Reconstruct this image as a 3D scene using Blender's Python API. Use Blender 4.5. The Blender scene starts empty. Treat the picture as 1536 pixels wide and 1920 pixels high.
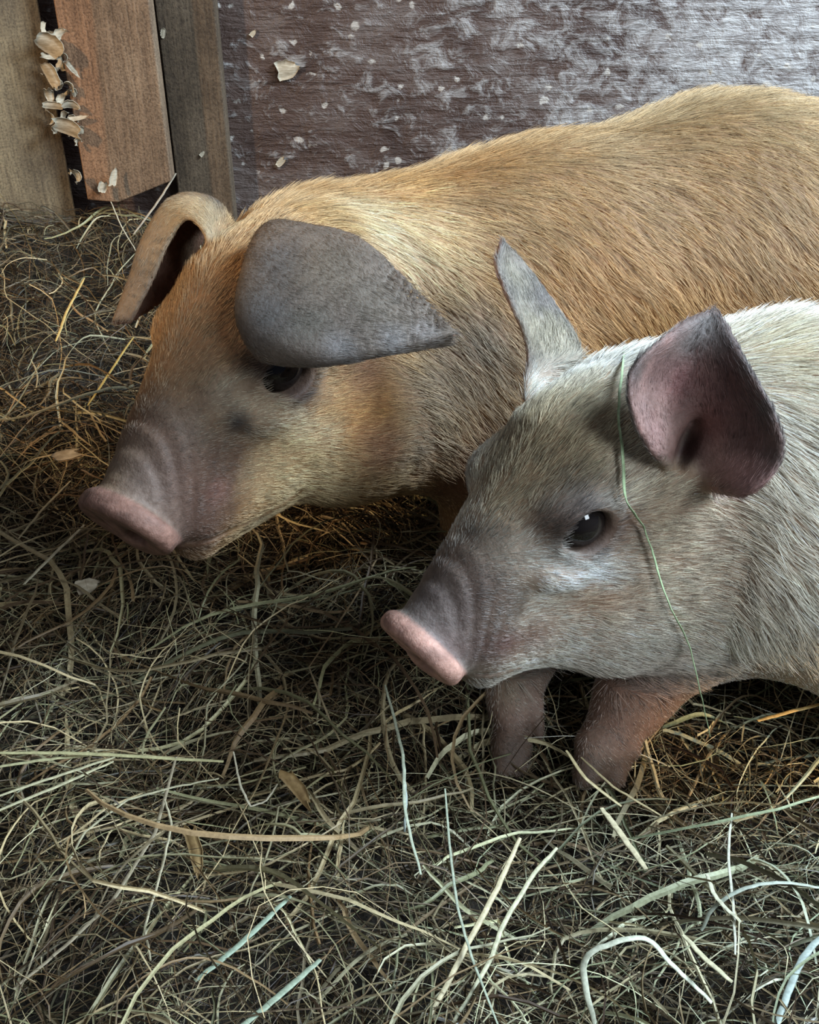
import bpy, math, random
import numpy as np
from mathutils import Vector, Matrix
rng = np.random.default_rng(7)
random.seed(7)
sc = bpy.context.scene
col = sc.collection
# ---------------------------------------------------------------- camera
H = 0.55; PITCH = math.radians(35.0); FPX = 2059.0
cam_d = bpy.data.cameras.new('camera'); cam = bpy.data.objects.new('camera', cam_d); col.objects.link(cam)
cam.location = (0, 0, H); cam.rotation_euler = (math.pi/2 - PITCH, 0, 0)
cam_d.sensor_fit = 'VERTICAL'; cam_d.sensor_height = 24.0; cam_d.lens = 24.0*FPX/1920.0
cam_d.clip_start = 0.02
sc.camera = cam
CP = np.array([0, 0, H]); cR = np.array([1., 0, 0])
cF = np.array([0, math.cos(PITCH), -math.sin(PITCH)]); cU = np.array([0, math.sin(PITCH), math.cos(PITCH)])
def P(u, v, d):
    "world point that stands at distance d along the view axis, in the direction of photo pixel u, v"
    return CP + d*(cF + (u-768)/FPX*cR - (v-960)/FPX*cU)
def ray(u, v):
    return cF + (u-768)/FPX*cR - (v-960)/FPX*cU
def on_z(u, v, z):
    r = ray(u, v); return CP + r*((z-H)/r[2])
def proj(p):
    q = np.asarray(p) - CP; d = q@cF
    return 768 + FPX*(q@cR)/d, 960 - FPX*(q@cU)/d, d
# ---------------------------------------------------------------- light and exposure
sc.view_settings.view_transform = 'Standard'; sc.view_settings.look = 'None'
sc.view_settings.exposure = 0.0; sc.view_settings.gamma = 1.0; sc.view_settings.use_curve_mapping = False
w = bpy.data.worlds.new('world'); sc.world = w; w.use_nodes = True
w.node_tree.nodes['Background'].inputs[0].default_value = (0.55, 0.7, 1.0, 1)
w.node_tree.nodes['Background'].inputs[1].default_value = 0.07
def area(name, loc, tgt, size, power, colr, sy=None):
    l = bpy.data.lights.new(name, 'AREA'); l.energy = power; l.color = colr; l.size = size
    if sy: l.shape = 'RECTANGLE'; l.size_y = sy
    o = bpy.data.objects.new(name, l); col.objects.link(o); o.location = loc
    o.rotation_euler = (Vector(tgt)-Vector(loc)).to_track_quat('-Z', 'Y').to_euler(); return o
def spot(name, loc, tgt, ang, power, colr, r=0.03, blend=.5):
    l = bpy.data.lights.new(name, 'SPOT'); l.energy = power; l.color = colr; l.shadow_soft_size = r
    l.spot_size = math.radians(ang); l.spot_blend = blend
    o = bpy.data.objects.new(name, l); col.objects.link(o); o.location = loc
    o.rotation_euler = (Vector(tgt)-Vector(loc)).to_track_quat('-Z', 'Y').to_euler(); return o
area('daylight_opening', (1.10, .60, 1.20), (0.3, 0.95, 0.15), 0.5, 52, (0.68, 0.84, 1.0))
area('room_daylight', (1.0, -.55, 1.15), (0.30, 0.45, 0.05), 0.5, 16, (0.80, 0.91, 1.0))
area('left_light', (-.9, -.8, 1.3), (0, 0.8, 0.1), 0.8, 2.8, (0.95, 0.93, 0.88))  # weak neutral light from the near left
spot('heat_lamp', (-1.0, 0.50, .85), (0.05, 1.15, 0.25), 49, 33, (1.0, 0.68, 0.38), 0.03, .25)
spot('added_warm_spot', (1.15, -.25, .95), on_z(1530, 1370, .03), 9, 75, (1.0, 0.62, 0.25), 0.02, .6)  # added unseen lamp for the warm patch of hay at the right edge

# ---------------------------------------------------------------- volume modelling
def smin(a, b, k):
    h = np.clip(0.5+0.5*(b-a)/k, 0, 1); return b*(1-h)+a*h - k*h*(1-h)
def smax(a, b, k): return -smin(-a, -b, k)
def ell(p, c, r, R=None):
    q = p-np.asarray(c)
    if R is not None: q = q@R
    r = np.asarray(r)
    k0 = np.sqrt(((q/r)**2).sum(-1)); k1 = np.sqrt(((q/(r*r))**2).sum(-1))
    return np.where(k1 > 1e-9, k0*(k0-1)/np.maximum(k1, 1e-9), -r.min())
def cone(p, a, b, ra, rb):
    a = np.asarray(a, float); b = np.asarray(b, float)
    ab = b-a; t = np.clip(((p-a)@ab)/(ab@ab), 0, 1)
    return np.sqrt((((p-a)-t[..., None]*ab)**2).sum(-1)) - (ra+(rb-ra)*t)
def cloud(p, pts, rad):
    "distance to a sheet given as sample points with radii"
    pts = np.asarray(pts); m = 0.03
    lo = pts.min(0)-m; hi = pts.max(0)+m
    out = np.sqrt((np.maximum(np.maximum(lo-p, p-hi), 0)**2).sum(-1))+m*0.8
    idx = np.nonzero(((p > lo) & (p < hi)).all(-1))[0]
    for s in range(0, len(idx), 4000):
        i = idx[s:s+4000]; q = p[i]
        d2 = (q**2).sum(-1)[:, None] + (pts**2).sum(-1)[None] - 2*q@pts.T
        out[i] = (np.sqrt(np.maximum(d2, 0))-rad[None]).min(1)
    return out
def catmull(ctrl, n):
    "resample control points along axis 0 with a Catmull-Rom spline"
    c = np.asarray(ctrl, float); m = len(c)
    e = np.concatenate([2*c[:1]-c[1:2], c, 2*c[-1:]-c[-2:-1]])
    t = np.linspace(0, m-1, n); i = np.minimum(t.astype(int), m-2); f = (t-i).reshape((-1,)+(1,)*(c.ndim-1))
    a, b, cc, d = e[i], e[i+1], e[i+2], e[i+3]
    return 0.5*((2*b)+(cc-a)*f+(2*a-5*b+4*cc-d)*f*f+(3*b-a-3*cc+d)*f**3)
def patch(grid, nu=40, nv=40):
    g = catmull(np.asarray(grid, float), nu); g = catmull(np.swapaxes(g, 0, 1), nv)
    return np.swapaxes(g, 0, 1)    # rows, then base -> tip
def surface_nets(fn, lo, hi, h, K=4):
    lo = np.asarray(lo, float); n = [int(math.ceil((hi[i]-lo[i])/(h*K)))*K for i in range(3)]
    nc = [x//K for x in n]
    ax = [lo[i]+(np.arange(nc[i])+0.5)*h*K - h*0.5 for i in range(3)]
    g = np.stack(np.meshgrid(*ax, indexing='ij'), -1).reshape(-1, 3)
    fc = fn(g).reshape(nc)
    f = np.repeat(np.repeat(np.repeat(fc, K, 0), K, 1), K, 2).astype(np.float32)
    m = np.abs(f) < h*K*1.5+0.002
    idx = np.argwhere(m); pts = lo + idx*h
    vals = np.concatenate([fn(pts[s:s+300000]) for s in range(0, len(pts), 300000)])
    f[m] = vals
    s = f < 0
    cs = [slice(0, -1), slice(1, None)]
    cnt = np.zeros([x-1 for x in n], np.int8)
    for a in (0, 1):
        for b in (0, 1):
            for c in (0, 1): cnt += s[cs[a], cs[b], cs[c]]
    act = (cnt > 0) & (cnt < 8)
    ci = np.argwhere(act); vid = -np.ones(act.shape, np.int64); vid[act] = np.arange(len(ci))
    acc = np.zeros((len(ci), 3)); num = np.zeros(len(ci))
    corners = [(a, b, c) for a in (0, 1) for b in (0, 1) for c in (0, 1)]
    for A in corners:
        for B in corners:
            if sum(B)-sum(A) == 1 and all(b >= a for a, b in zip(A, B)):
                fa = f[ci[:, 0]+A[0], ci[:, 1]+A[1], ci[:, 2]+A[2]]; fb = f[ci[:, 0]+B[0], ci[:, 1]+B[1], ci[:, 2]+B[2]]
                x = (fa < 0) != (fb < 0); t = np.where(x, fa/np.where(x, fa-fb, 1), 0)
                acc += np.where(x[:, None], np.array(A)+t[:, None]*(np.array(B)-np.array(A)), 0); num += x
    V = lo + (ci + acc/num[:, None])*h
    quads = []
    for axx in range(3):
        o1, o2 = [(1, 2), (2, 0), (0, 1)][axx]
        sl0 = [slice(None)]*3; sl1 = [slice(None)]*3; sl0[axx] = slice(0, -1); sl1[axx] = slice(1, None)
        a, b = s[tuple(sl0)], s[tuple(sl1)]
        e = np.argwhere(a != b); e = e[(e[:, o1] > 0) & (e[:, o2] > 0) & (e[:, o1] < n[o1]-1) & (e[:, o2] < n[o2]-1)]
        flip = a[e[:, 0], e[:, 1], e[:, 2]]
        def g_(d1, d2):
            q = e.copy(); q[:, o1] += d1; q[:, o2] += d2; return vid[q[:, 0], q[:, 1], q[:, 2]]
        q = np.stack([g_(-1, -1), g_(0, -1), g_(0, 0), g_(-1, 0)], 1)
        q[~flip] = q[~flip][:, ::-1]; quads.append(q)
    Q = np.concatenate(quads); Q = Q[(Q >= 0).all(1)]
    for it in range(2):
        acc = np.zeros_like(V); n_ = np.zeros(len(V))
        for k in range(4):
            a, b = Q[:, k], Q[:, (k+1) % 4]
            for c in range(3): acc[:, c] += np.bincount(a, V[b, c], len(V))
            n_ += np.bincount(a, minlength=len(V))
        V = V*0.5 + 0.5*acc/np.maximum(n_, 1)[:, None]
    return V, Q
def normals(V, Q):
    n = np.cross(V[Q[:, 2]]-V[Q[:, 0]], V[Q[:, 3]]-V[Q[:, 1]])
    N = np.zeros_like(V)
    for k in range(4):
        for c in range(3): N[:, c] += np.bincount(Q[:, k], n[:, c], len(V))
    return N/np.maximum(np.linalg.norm(N, axis=1), 1e-12)[:, None]
def make_mesh(name, V, F, mat, parent=None, colors=None, smooth=True, attr='Col'):
    V = np.asarray(V, np.float32); F = np.asarray(F, np.int32)
    me = bpy.data.meshes.new(name); me.vertices.add(len(V)); me.vertices.foreach_set('co', V.ravel())
    k = F.shape[1]; me.loops.add(F.size); me.loops.foreach_set('vertex_index', F.ravel())
    me.polygons.add(len(F)); me.polygons.foreach_set('loop_start', np.arange(0, F.size, k, dtype=np.int32))
    me.polygons.foreach_set('loop_total', np.full(len(F), k, np.int32))
    me.polygons.foreach_set('use_smooth', np.full(len(F), smooth))
    if colors is not None:
        ca = me.color_attributes.new(attr, 'FLOAT_COLOR', 'POINT')
        c4 = np.ones((len(V), 4), np.float32); c4[:, :3] = colors; ca.data.foreach_set('color', c4.ravel())
    me.materials.append(mat); me.update(); me.validate()
    o = bpy.data.objects.new(name, me); col.objects.link(o)
    if parent: o.parent = parent
    return o
def tag(o, label=None, cat=None, group=None, kind=None):
    if label: o['label'] = label
    if cat: o['category'] = cat
    if group: o['group'] = group
    if kind: o['kind'] = kind
    return o
# ---------------------------------------------------------------- materials
def mat(name):
    m = bpy.data.materials.new(name); m.use_nodes = True; nt = m.node_tree
    return m, nt, nt.nodes['Principled BSDF']
def N(nt, typ, **kw):
    n = nt.nodes.new(typ)
    for k, v in kw.items(): setattr(n, k, v)
    return n
def L(nt, a, b): nt.links.new(a, b)
def ramp(nt, fac, stops):
    r = N(nt, 'ShaderNodeValToRGB'); cr = r.color_ramp
    while len(cr.elements) < len(stops): cr.elements.new(0.5)
    for e, (p, c) in zip(cr.elements, stops): e.position = p; e.color = tuple(c)+(1,)
    L(nt, fac, r.inputs[0]); return r
def noise(nt, vec, scale, detail=4, rough=.6, dist=0):
    n = N(nt, 'ShaderNodeTexNoise'); n.inputs['Scale'].default_value = scale; n.inputs['Detail'].default_value = detail
    n.inputs['Roughness'].default_value = rough; n.inputs['Distortion'].default_value = dist
    if vec is not None: L(nt, vec, n.inputs['Vector'])
    return n
def mapping(nt, sca, rot=(0, 0, 0)):
    tc = N(nt, 'ShaderNodeTexCoord'); mp = N(nt, 'ShaderNodeMapping')
    mp.inputs['Scale'].default_value = sca; mp.inputs['Rotation'].default_value = rot
    L(nt, tc.outputs['Object'], mp.inputs[0]); return mp.outputs[0]
def bump(nt, bs, h, strength=.4, dist=.002):
    b = N(nt, 'ShaderNodeBump'); b.inputs['Strength'].default_value = strength; b.inputs['Distance'].default_value = dist
    L(nt, h, b.inputs['Height']); L(nt, b.outputs[0], bs.inputs['Normal']); return b
clay, _, cb = mat('clay')
cb.inputs['Base Color'].default_value = (.5, .45, .4, 1)

# ---------------------------------------------------------------- pigs
def rot_from(yaw, pitch, roll):
    "columns: snout direction, the pig's left, up"
    cy, sy, cp, sp = math.cos(yaw), math.sin(yaw), math.cos(pitch), math.sin(pitch)
    f = np.array([-cy*cp, -sy*cp, -sp]); l = np.array([sy, -cy, 0.]); u = np.cross(f, l)
    cr, sr = math.cos(roll), math.sin(roll)
    l2 = l*cr + u*sr; u2 = -l*sr + u*cr
    return np.stack([f, l2, u2], 1)
def head_sdf(p, T, R, s, EYE):
    ex = EYE[0]-.055
    q = (p-T)@R/s                       # head frame
    m = np.stack([q[:, 0], np.abs(q[:, 1]), q[:, 2]], 1)
    d = ell(m, (-.004, 0, .030), (.058, .053, .057))
    d = smin(d, cone(m, (.032, 0, .042), (.136, 0, -.012), .043, .0205), .020)     # forehead down to the bridge
    d = smin(d, cone(m, (.050, 0, -.014), (.130, 0, -.026), .040, .0225), .016)    # muzzle
    d = smin(d, ell(m, (.008, .030, -.026), (.056, .032, .052)), .022)          # cheeks
    d = smin(d, cone(m, (.000, 0, -.040), (.110, 0, -.056), .038, .0150), .014)  # jaw
    d = smin(d, cone(m, (.070, .018, -.036), (.110, .012, -.040), .020, .013), .014)  # lips
    d = smin(d, ell(m, (.050+ex, .030, .044), (.024, .015, .013)), .014)  # brow
    d = smin(d, ell(m, (.058+ex, .035, .010), (.026, .012, .011)), .012)  # under the eye
    # mouth
    zl = -.0475 - .16*np.clip(.120-q[:, 0], 0, .03) + .25*np.clip(.085-q[:, 0], 0, .04)
    slit = np.maximum(np.abs(q[:, 2]-zl)-.0010, np.abs(q[:, 0]-.095)-.032)
    slit = np.maximum(slit, .012-np.abs(q[:, 1]))
    d = smax(d, -slit, .004)
    # wrinkles on top of the snout
    wx = np.clip(1-np.abs(q[:, 0]-.128)/.022, 0, 1)*np.clip((q[:, 2]+.034)/.02, 0, 1)
    d = d + .0010*wx*np.sin((q[:, 0]+.35*q[:, 2]+.12*np.abs(q[:, 1]))*2*math.pi/.0085)
    # disc
    qd = q-np.array([.149, 0, -.0215]); ca, sa = math.cos(-.46), math.sin(-.46)
    x = qd[:, 0]*ca+qd[:, 2]*sa; z = -qd[:, 0]*sa+qd[:, 2]*ca; y = qd[:, 1]
    rr = np.sqrt((y/.0290)**2+(z/.0240)**2)
    rad = (rr-1)*.026
    dd = np.sqrt(np.maximum(np.abs(x)-.0016, 0)**2+np.maximum(rad+.0035, 0)**2)-.0048+np.minimum(np.maximum(np.abs(x)-.0016, rad+.0035), 0)
    dd = dd + .0026*np.clip(1-rr*1.1, 0, 1)*(x > 0)
    d = smin(d, dd, .005)
    d = smax(d, -ell(np.stack([x, np.abs(y), z], 1), (.006, .0105, -.001), (.012, .0048, .0062)), .003)
    # eye sockets
    e = m-EYE
    ax = np.array([.985, .0, -.17]); up = np.array([.17, 0, .985])
    eu = e@ax; ev = e@up
    op = np.sqrt((eu/.0138)**2+((ev+.10*np.abs(eu))/.0120)**2)-1
    d = d - .0030*np.exp(-((op-.15)/.35)**2)*(np.abs(e[:, 1]) < .03)
    d = smax(d, -np.maximum(op*.0095, -(e[:, 1]+.0095)), .0022)
    return d*s
def build_pig(spec):
    R, s = spec['R'], spec['s']; T = spec['T'] = spec['D'] - R@DISC*s
    print('T', proj(T))
    ears = []
    for g in spec['ears']:
        G = patch([[P(*c) for c in row] for row in g['grid']], 46, 46)
        th = g.get('th', (.0036, .0020))
        nv, nu = G.shape[:2]
        vv, uu = np.meshgrid(np.linspace(0, 1, nv), np.linspace(0, 1, nu), indexing='ij')
        edge = np.minimum(np.minimum(vv, 1-vv)*2, (1-uu)*1.3)
        rad = th[1]+(th[0]-th[1])*np.clip(edge*1.5, 0, 1)*(1-uu*.4)
        ears.append((G.reshape(-1, 3), rad.ravel()))
    def fn(p):
        d = head_sdf(p, T, R, s, spec['eye'])
        for (kind, *a) in spec['body']:
            k = a[-1]
            if kind == 'c': d2 = cone(p, *a[:-1])
            else: d2 = ell(p, *a[:-1])
            d = smin(d, d2, k)
        for pts, rad in ears: d = smin(d, cloud(p, pts, rad), .006)
        for (c, r, R_, k) in spec.get('cuts', []): d = smax(d, -ell(p, c, r, R_), k)
        return d
    V, Q = surface_nets(fn, spec['lo'], spec['hi'], spec.get('h', .0018))
    return V, Q, ears
D2 = math.radians
DISC = np.array([.149, 0, -.0215])
# the tan pig behind
bk = dict(D=P(240, 978, .677), R=rot_from(D2(54), D2(5), D2(6)), s=1.17, eye=np.array([.055, .0415, .030]),
  lo=(-.35, .5, -.01), hi=(.75, 1.15, .42))
bk['body'] = [
  ('c', P(610, 560, .83), P(800, 580, .87), .080, .090, .05),
  ('c', P(800, 580, .86), P(1020, 540, .90), .090, .104, .05),
  ('c', P(1020, 540, .90), P(1340, 485, .945), .104, .120, .06),
  ('c', P(1340, 485, .945), P(1750, 500, .96), .120, .125, .06),
  ('c', P(700, 800, .79), P(900, 800, .85), .040, .060, .05),
  ('c', P(960, 720, .83), P(900, 960, .88), .05, .024, .04),
  ('c', P(900, 960, .88), P(860, 1020, .91), .024, .02, .02),
]
bk['ears'] = [
  dict(grid=[   # near ear: rows from the back edge round to the curled front edge, each row base -> tip
    [(650, 470, .700), (600, 432, .675), (655, 440, .660), (725, 490, .655), (850, 620, .652)],
    [(590, 500, .690), (500, 425, .665), (590, 460, .652), (700, 530, .646), (851, 623, .649)],
    [(540, 560, .680), (458, 520, .650), (560, 560, .638), (700, 590, .638), (850, 625, .647)],
    [(520, 610, .675), (452, 600, .645), (540, 640, .632), (690, 640, .634), (849, 626, .646)],
    [(510, 640, .672), (488, 668, .648), (590, 680, .636), (700, 662, .636), (847, 628, .646)],
    [(520, 650, .680), (515, 668, .664), (600, 672, .652), (735, 658, .650), (840, 645, .653)]]),
  dict(grid=[   # far ear, folded over at the top
    [(400, 520, .700), (388, 445, .700), (352, 408, .704), (314, 455, .710), (284, 525, .716), (247, 598, .718)],
    [(412, 480, .713), (388, 396, .713), (325, 382, .718), (276, 445, .722), (248, 520, .724), (216, 600, .722)],
    [(428, 450, .730), (402, 384, .737), (345, 380, .745), (300, 448, .750), (270, 520, .746), (224, 604, .730)],
    [(442, 430, .745), (415, 398, .756), (388, 430, .768), (358, 490, .772), (326, 548, .768), (246, 602, .736)]]),
]
# the pale pig in front
fr = dict(D=P(790, 1214, .603), R=rot_from(D2(36), D2(5), D2(6)), s=.98, eye=np.array([.0600, .0405, .0345]),
  lo=(-.1, .3, -.01), hi=(.62, .85, .36))
fr['body'] = [
  ('c', P(1230, 910, .69), P(1450, 920, .70), .075, .098, .05),
  ('c', P(1140, 1130, .66), P(1400, 1060, .66), .036, .050, .04),
  ('c', P(1450, 920, .70), P(1800, 940, .74), .098, .11, .06),
  ('c', P(1800, 940, .74), P(2100, 960, .78), .11, .11, .06),
  ('c', P(1330, 1150, .70), P(1190, 1300, .715), .034, .0235, .03),
  ('c', P(1190, 1300, .715), P(1132, 1400, .703), .0215, .0170, .015),
  ('c', P(1120, 1400, .700), P(1098, 1455, .692), .0150, .0085, .003),
  ('c', P(1158, 1395, .703), P(1150, 1455, .695), .0140, .0085, .003),
  ('c', P(1182, 1372, .700), P(1188, 1412, .694), .0075, .0045, .003),
  ('c', P(980, 1200, .74), P(963, 1310, .73), .023, .0170, .015),
  ('c', P(963, 1310, .73), P(955, 1395, .715), .0160, .0112, .008),
  ('c', P(948, 1395, .712), P(942, 1440, .705), .0100, .0065, .003),
  ('c', P(972, 1395, .715), P(970, 1440, .708), .0095, .0065, .003),
  ('c', P(996, 1318, .722), P(1010, 1376, .716), .0085, .0042, .002),
  ('c', P(1080, 1080, .75), P(980, 1200, .74), .03, .024, .02),
  ('c', P(1575, 1130, .66), P(1700, 1330, .67), .045, .03, .03),
]
def hind(x, y, zb, sg):
    return [('c', (x, y, zb), (x+.03, y+.05*sg, .12), .075, .035, .05), ('c', (x+.03, y+.05*sg, .12), (x+.06, y+.05*sg, .07), .034, .020, .02),
            ('c', (x+.06, y+.05*sg, .07), (x+.03, y+.05*sg, .015), .020, .016, .02)]
for sg in (-1, 1):
    fr['body'] += hind(.47, .60, .17, sg); bk['body'] += hind(.50, .86, .20, sg)
fr['ears'] = [
  dict(grid=[   # near ear, open towards the viewer: rows from the front rim to the back rim
    [(1270, 890, .595), (1225, 850, .566), (1188, 780, .550), (1184, 700, .548), (1240, 640, .556), (1288, 603, .572)],
    [(1280, 890, .600), (1255, 850, .580), (1235, 770, .573), (1240, 700, .570), (1275, 640, .569), (1320, 590, .573)],
    [(1290, 890, .605), (1295, 850, .592), (1300, 780, .584), (1310, 700, .577), (1325, 640, .572), (1335, 588, .574)],
    [(1305, 900, .600), (1350, 880, .580), (1385, 820, .572), (1385, 740, .568), (1365, 670, .567), (1345, 592, .573)],
    [(1320, 915, .592), (1400, 925, .556), (1462, 860, .548), (1452, 780, .548), (1405, 695, .556), (1362, 612, .571)]]),
  dict(grid=[
    [(985, 750, .655), (990, 650, .658), (960, 570, .663), (932, 500, .668), (940, 460, .673)],
    [(1010, 740, .665), (1005, 640, .673), (975, 570, .678), (948, 505, .678), (943, 460, .676)],
    [(1050, 720, .675), (1045, 640, .683), (1010, 560, .688), (968, 500, .688), (946, 460, .678)],
    [(1090, 710, .680), (1082, 640, .688), (1040, 575, .693), (985, 500, .693), (950, 462, .680)]]),
]
def rot_img():  # axes along image right, image up, and away from the viewer
    return np.stack([cR, cU, cF], 1)
Rc = rot_img()@np.array([[.94, .34, 0], [-.34, .94, 0], [0, 0, 1]])
fr['body'].append(('e', P(1298, 835, .606), np.array([.020, .026, .020]), rot_img(), .012))
fr['cuts'] = [(P(1292, 838, .580), np.array([.0050, .0165, .016]), Rc, .005)]
fr['bald'] = [(P(1292, 838, .585), .019)]
# ---- coat colours: patches of pigment each round a spot of the skin (photo pixel gives the spot), radius in metres
def wob(p, f, seed, n=5):
    r_ = np.random.default_rng(seed); o = np.zeros(len(p))
    for i in range(n):
        k = r_.normal(size=3); k *= f*(1+.5*i)/np.linalg.norm(k); o += np.sin(p@k*2*math.pi+r_.uniform(0, 6.28))/(1+.35*i)
    return o/n*1.6
TAN, CREAM, PALE, GREY, BROWN, PINK, ORANGE = (.48, .32, .155), (.66, .54, .33), (.66, .60, .47), (.125, .115, .108), (.26, .17, .09), (.50, .25, .19), (.53, .31, .125)
bk['paint'] = [
  (430, 600, .075, (.33, .235, .135), .9), (360, 650, .045, (.31, .22, .13), .85),
  (460, 470, .035, (.50, .30, .13), .8), (420, 450, .03, (.52, .34, .16), .6),
  (640, 880, .040, (.52, .37, .19), .7), (700, 780, .030, (.62, .36, .14), 1), (715, 850, .022, (.60, .36, .22), .8), (800, 720, .028, (.33, .25, .16), .8), (800, 830, .030, (.32, .26, .18), .7),  # lamplit cheek in orange, and darker neck with the cast shade painted in
  (640, 690, .030, (.20, .12, .08), .8), (690, 700, .022, (.30, .15, .09), .6), (560, 730, .018, (.15, .115, .10), .9), (500, 700, .018, (.12, .095, .085), .9),
  (465, 772, .020, (.88, .78, .56), 1), (510, 798, .020, (.88, .78, .56), 1), (560, 815, .015, (.78, .66, .44), .9), (610, 820, .014, CREAM, .8), (430, 740, .014, (.40, .37, .28), .8),
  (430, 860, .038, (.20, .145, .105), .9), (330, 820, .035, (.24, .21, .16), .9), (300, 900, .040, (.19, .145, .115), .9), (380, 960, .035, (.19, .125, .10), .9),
  (445, 800, .010, (.05, .05, .05), .9), (410, 925, .011, (.42, .25, .22), .7), (540, 890, .030, (.62, .50, .28), .9), (590, 925, .03, (.58, .46, .26), .8), (480, 990, .02, (.40, .32, .19), .8),
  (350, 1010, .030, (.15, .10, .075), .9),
  (700, 400, .04, (.78, .66, .44), .9), (780, 425, .045, (.78, .66, .44), .9), (850, 450, .035, (.70, .56, .34), .7), (620, 400, .03, (.60, .44, .22), .6),
  (760, 350, .03, (.62, .40, .17), .6), (1250, 230, .08, (.40, .32, .19), .7), (1450, 230, .09, (.40, .32, .19), .7), (1050, 300, .05, (.44, .33, .18), .6),
  (1100, 560, .09, ORANGE, .7), (1350, 500, .10, (.52, .31, .13), .6), (1480, 450, .06, (.36, .25, .14), .5),
  (900, 640, .04, (.28, .25, .21), .7), (1150, 640, .05, (.46, .27, .11), .6), (950, 400, .05, (.44, .36, .23), .6), (1180, 330, .07, (.42, .33, .21), .6), (1400, 330, .07, (.40, .30, .18), .5), (860, 760, .05, (.34, .24, .14), .6), (900, 900, .05, (.28, .16, .12), .7)]  # neck below the ear greyed: cast shade painted into the coat
bk['esign'] = (1, 1); fr['esign'] = (-1, 1)
bk['paint2'] = [(340, 388, .026, (.48, .38, .23), .9), (285, 470, .022, (.38, .30, .20), .85), (245, 560, .020, (.27, .20, .13), .8), (385, 410, .02, (.46, .35, .20), .9), (355, 470, .014, (.20, .13, .07), .8), (490, 580, .022, (.095, .098, .10), .7), (520, 480, .018, (.12, .12, .12), .6), (620, 500, .022, (.18, .155, .12), .7), (700, 560, .016, (.165, .145, .115), .6), (640, 650, .010, (.23, .22, .215), .8), (740, 640, .010, (.24, .23, .225), .8), (800, 620, .010, (.22, .20, .19), .7), (580, 600, .014, (.12, .12, .10), .5)]
bk['base'] = TAN; bk['disc'] = (.33, .18, .135); bk['ear'] = ((.155, .135, .118), (.22, .11, .08)); bk['muz'] = (.21, .145, .12)
fr['paint'] = [
  (1000, 800, .05, (.46, .37, .22), .85), (940, 900, .04, (.43, .36, .23), .8), (1100, 750, .035, (.52, .44, .29), .7), (1080, 870, .03, (.42, .34, .21), .7),
  (1290, 1020, .05, (.50, .38, .25), .7), (1130, 1110, .03, (.48, .33, .21), .7), (1250, 950, .03, (.46, .36, .22), .6),
  (1090, 960, .022, (.13, .115, .105), .95), (1110, 1030, .016, (.17, .13, .12), .9), (1030, 990, .018, (.20, .165, .14), .9), (1170, 990, .014, (.26, .17, .14), .8),
  (1050, 1062, .014, (.92, .92, .84), 1), (1010, 1040, .012, (.90, .90, .82), 1), (1085, 1080, .013, (.90, .90, .84), 1), (1130, 1078, .013, (.88, .88, .82), 1), (1165, 1060, .010, (.70, .66, .58), .9),
  (885, 1000, .011, (.10, .10, .09), .8), (925, 1010, .010, (.16, .15, .13), .7), (880, 1060, .018, (.30, .28, .23), .7), (960, 1060, .018, (.40, .38, .32), .6),
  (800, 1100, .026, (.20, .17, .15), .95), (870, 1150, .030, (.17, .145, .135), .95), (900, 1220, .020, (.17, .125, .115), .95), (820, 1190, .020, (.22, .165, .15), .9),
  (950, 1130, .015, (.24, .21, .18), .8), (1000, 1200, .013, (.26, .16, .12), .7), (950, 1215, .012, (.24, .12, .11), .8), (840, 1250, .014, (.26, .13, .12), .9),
  (1190, 690, .010, (.10, .09, .08), .5), (1450, 1000, .08, (.66, .58, .46), .5), (1350, 1100, .06, (.58, .50, .39), .5),
  (1180, 1330, .08, (.34, .24, .20), .9), (960, 1340, .05, (.36, .28, .24), .9), (950, 1290, .015, (.50, .46, .36), .7), (1450, 640, .05, (.68, .58, .38), .6)]  # last patch paints the warm lamplight on the ridge of the back
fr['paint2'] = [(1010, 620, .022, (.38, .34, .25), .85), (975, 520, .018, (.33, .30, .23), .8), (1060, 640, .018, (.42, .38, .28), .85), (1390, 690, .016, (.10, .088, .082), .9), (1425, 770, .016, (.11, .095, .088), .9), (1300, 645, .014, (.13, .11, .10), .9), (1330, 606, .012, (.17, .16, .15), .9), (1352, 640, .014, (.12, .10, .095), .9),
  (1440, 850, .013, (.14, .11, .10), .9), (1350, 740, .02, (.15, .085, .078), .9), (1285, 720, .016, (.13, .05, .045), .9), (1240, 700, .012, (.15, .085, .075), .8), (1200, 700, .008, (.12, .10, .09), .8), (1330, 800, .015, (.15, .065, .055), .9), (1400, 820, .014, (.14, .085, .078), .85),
  (1375, 895, .014, (.46, .29, .265), .95), (1335, 905, .011, (.44, .29, .26), .9), (1415, 905, .012, (.42, .27, .25), .9), (1235, 810, .010, (.34, .21, .19), .85), (1215, 770, .008, (.32, .21, .19), .8),
  (1292, 838, .012, (.05, .025, .022), 1)]  # shade inside the ear canal painted near black
fr['base'] = (.74, .70, .60); fr['disc'] = (.66, .38, .30); fr['ear'] = ((.17, .15, .14), (.24, .125, .11)); fr['muz'] = (.19, .155, .14)
skin, nt, b = mat('pig_skin')
at = N(nt, 'ShaderNodeAttribute', attribute_name='Col'); nz = noise(nt, mapping(nt, (1, 1, 1)), 260, 3, .6)
mx = N(nt, 'ShaderNodeMix', data_type='RGBA', blend_type='MULTIPLY'); mx.inputs[0].default_value = .55
rp = ramp(nt, nz.outputs[0], [(.3, (.55, .5, .47)), (.7, (1.15, 1.15, 1.15))])
L(nt, at.outputs['Color'], mx.inputs[6]); L(nt, rp.outputs[0], mx.inputs[7]); L(nt, mx.outputs[2], b.inputs['Base Color'])
b.inputs['Roughness'].default_value = .62; b.inputs['Specular IOR Level'].default_value = .35
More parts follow.
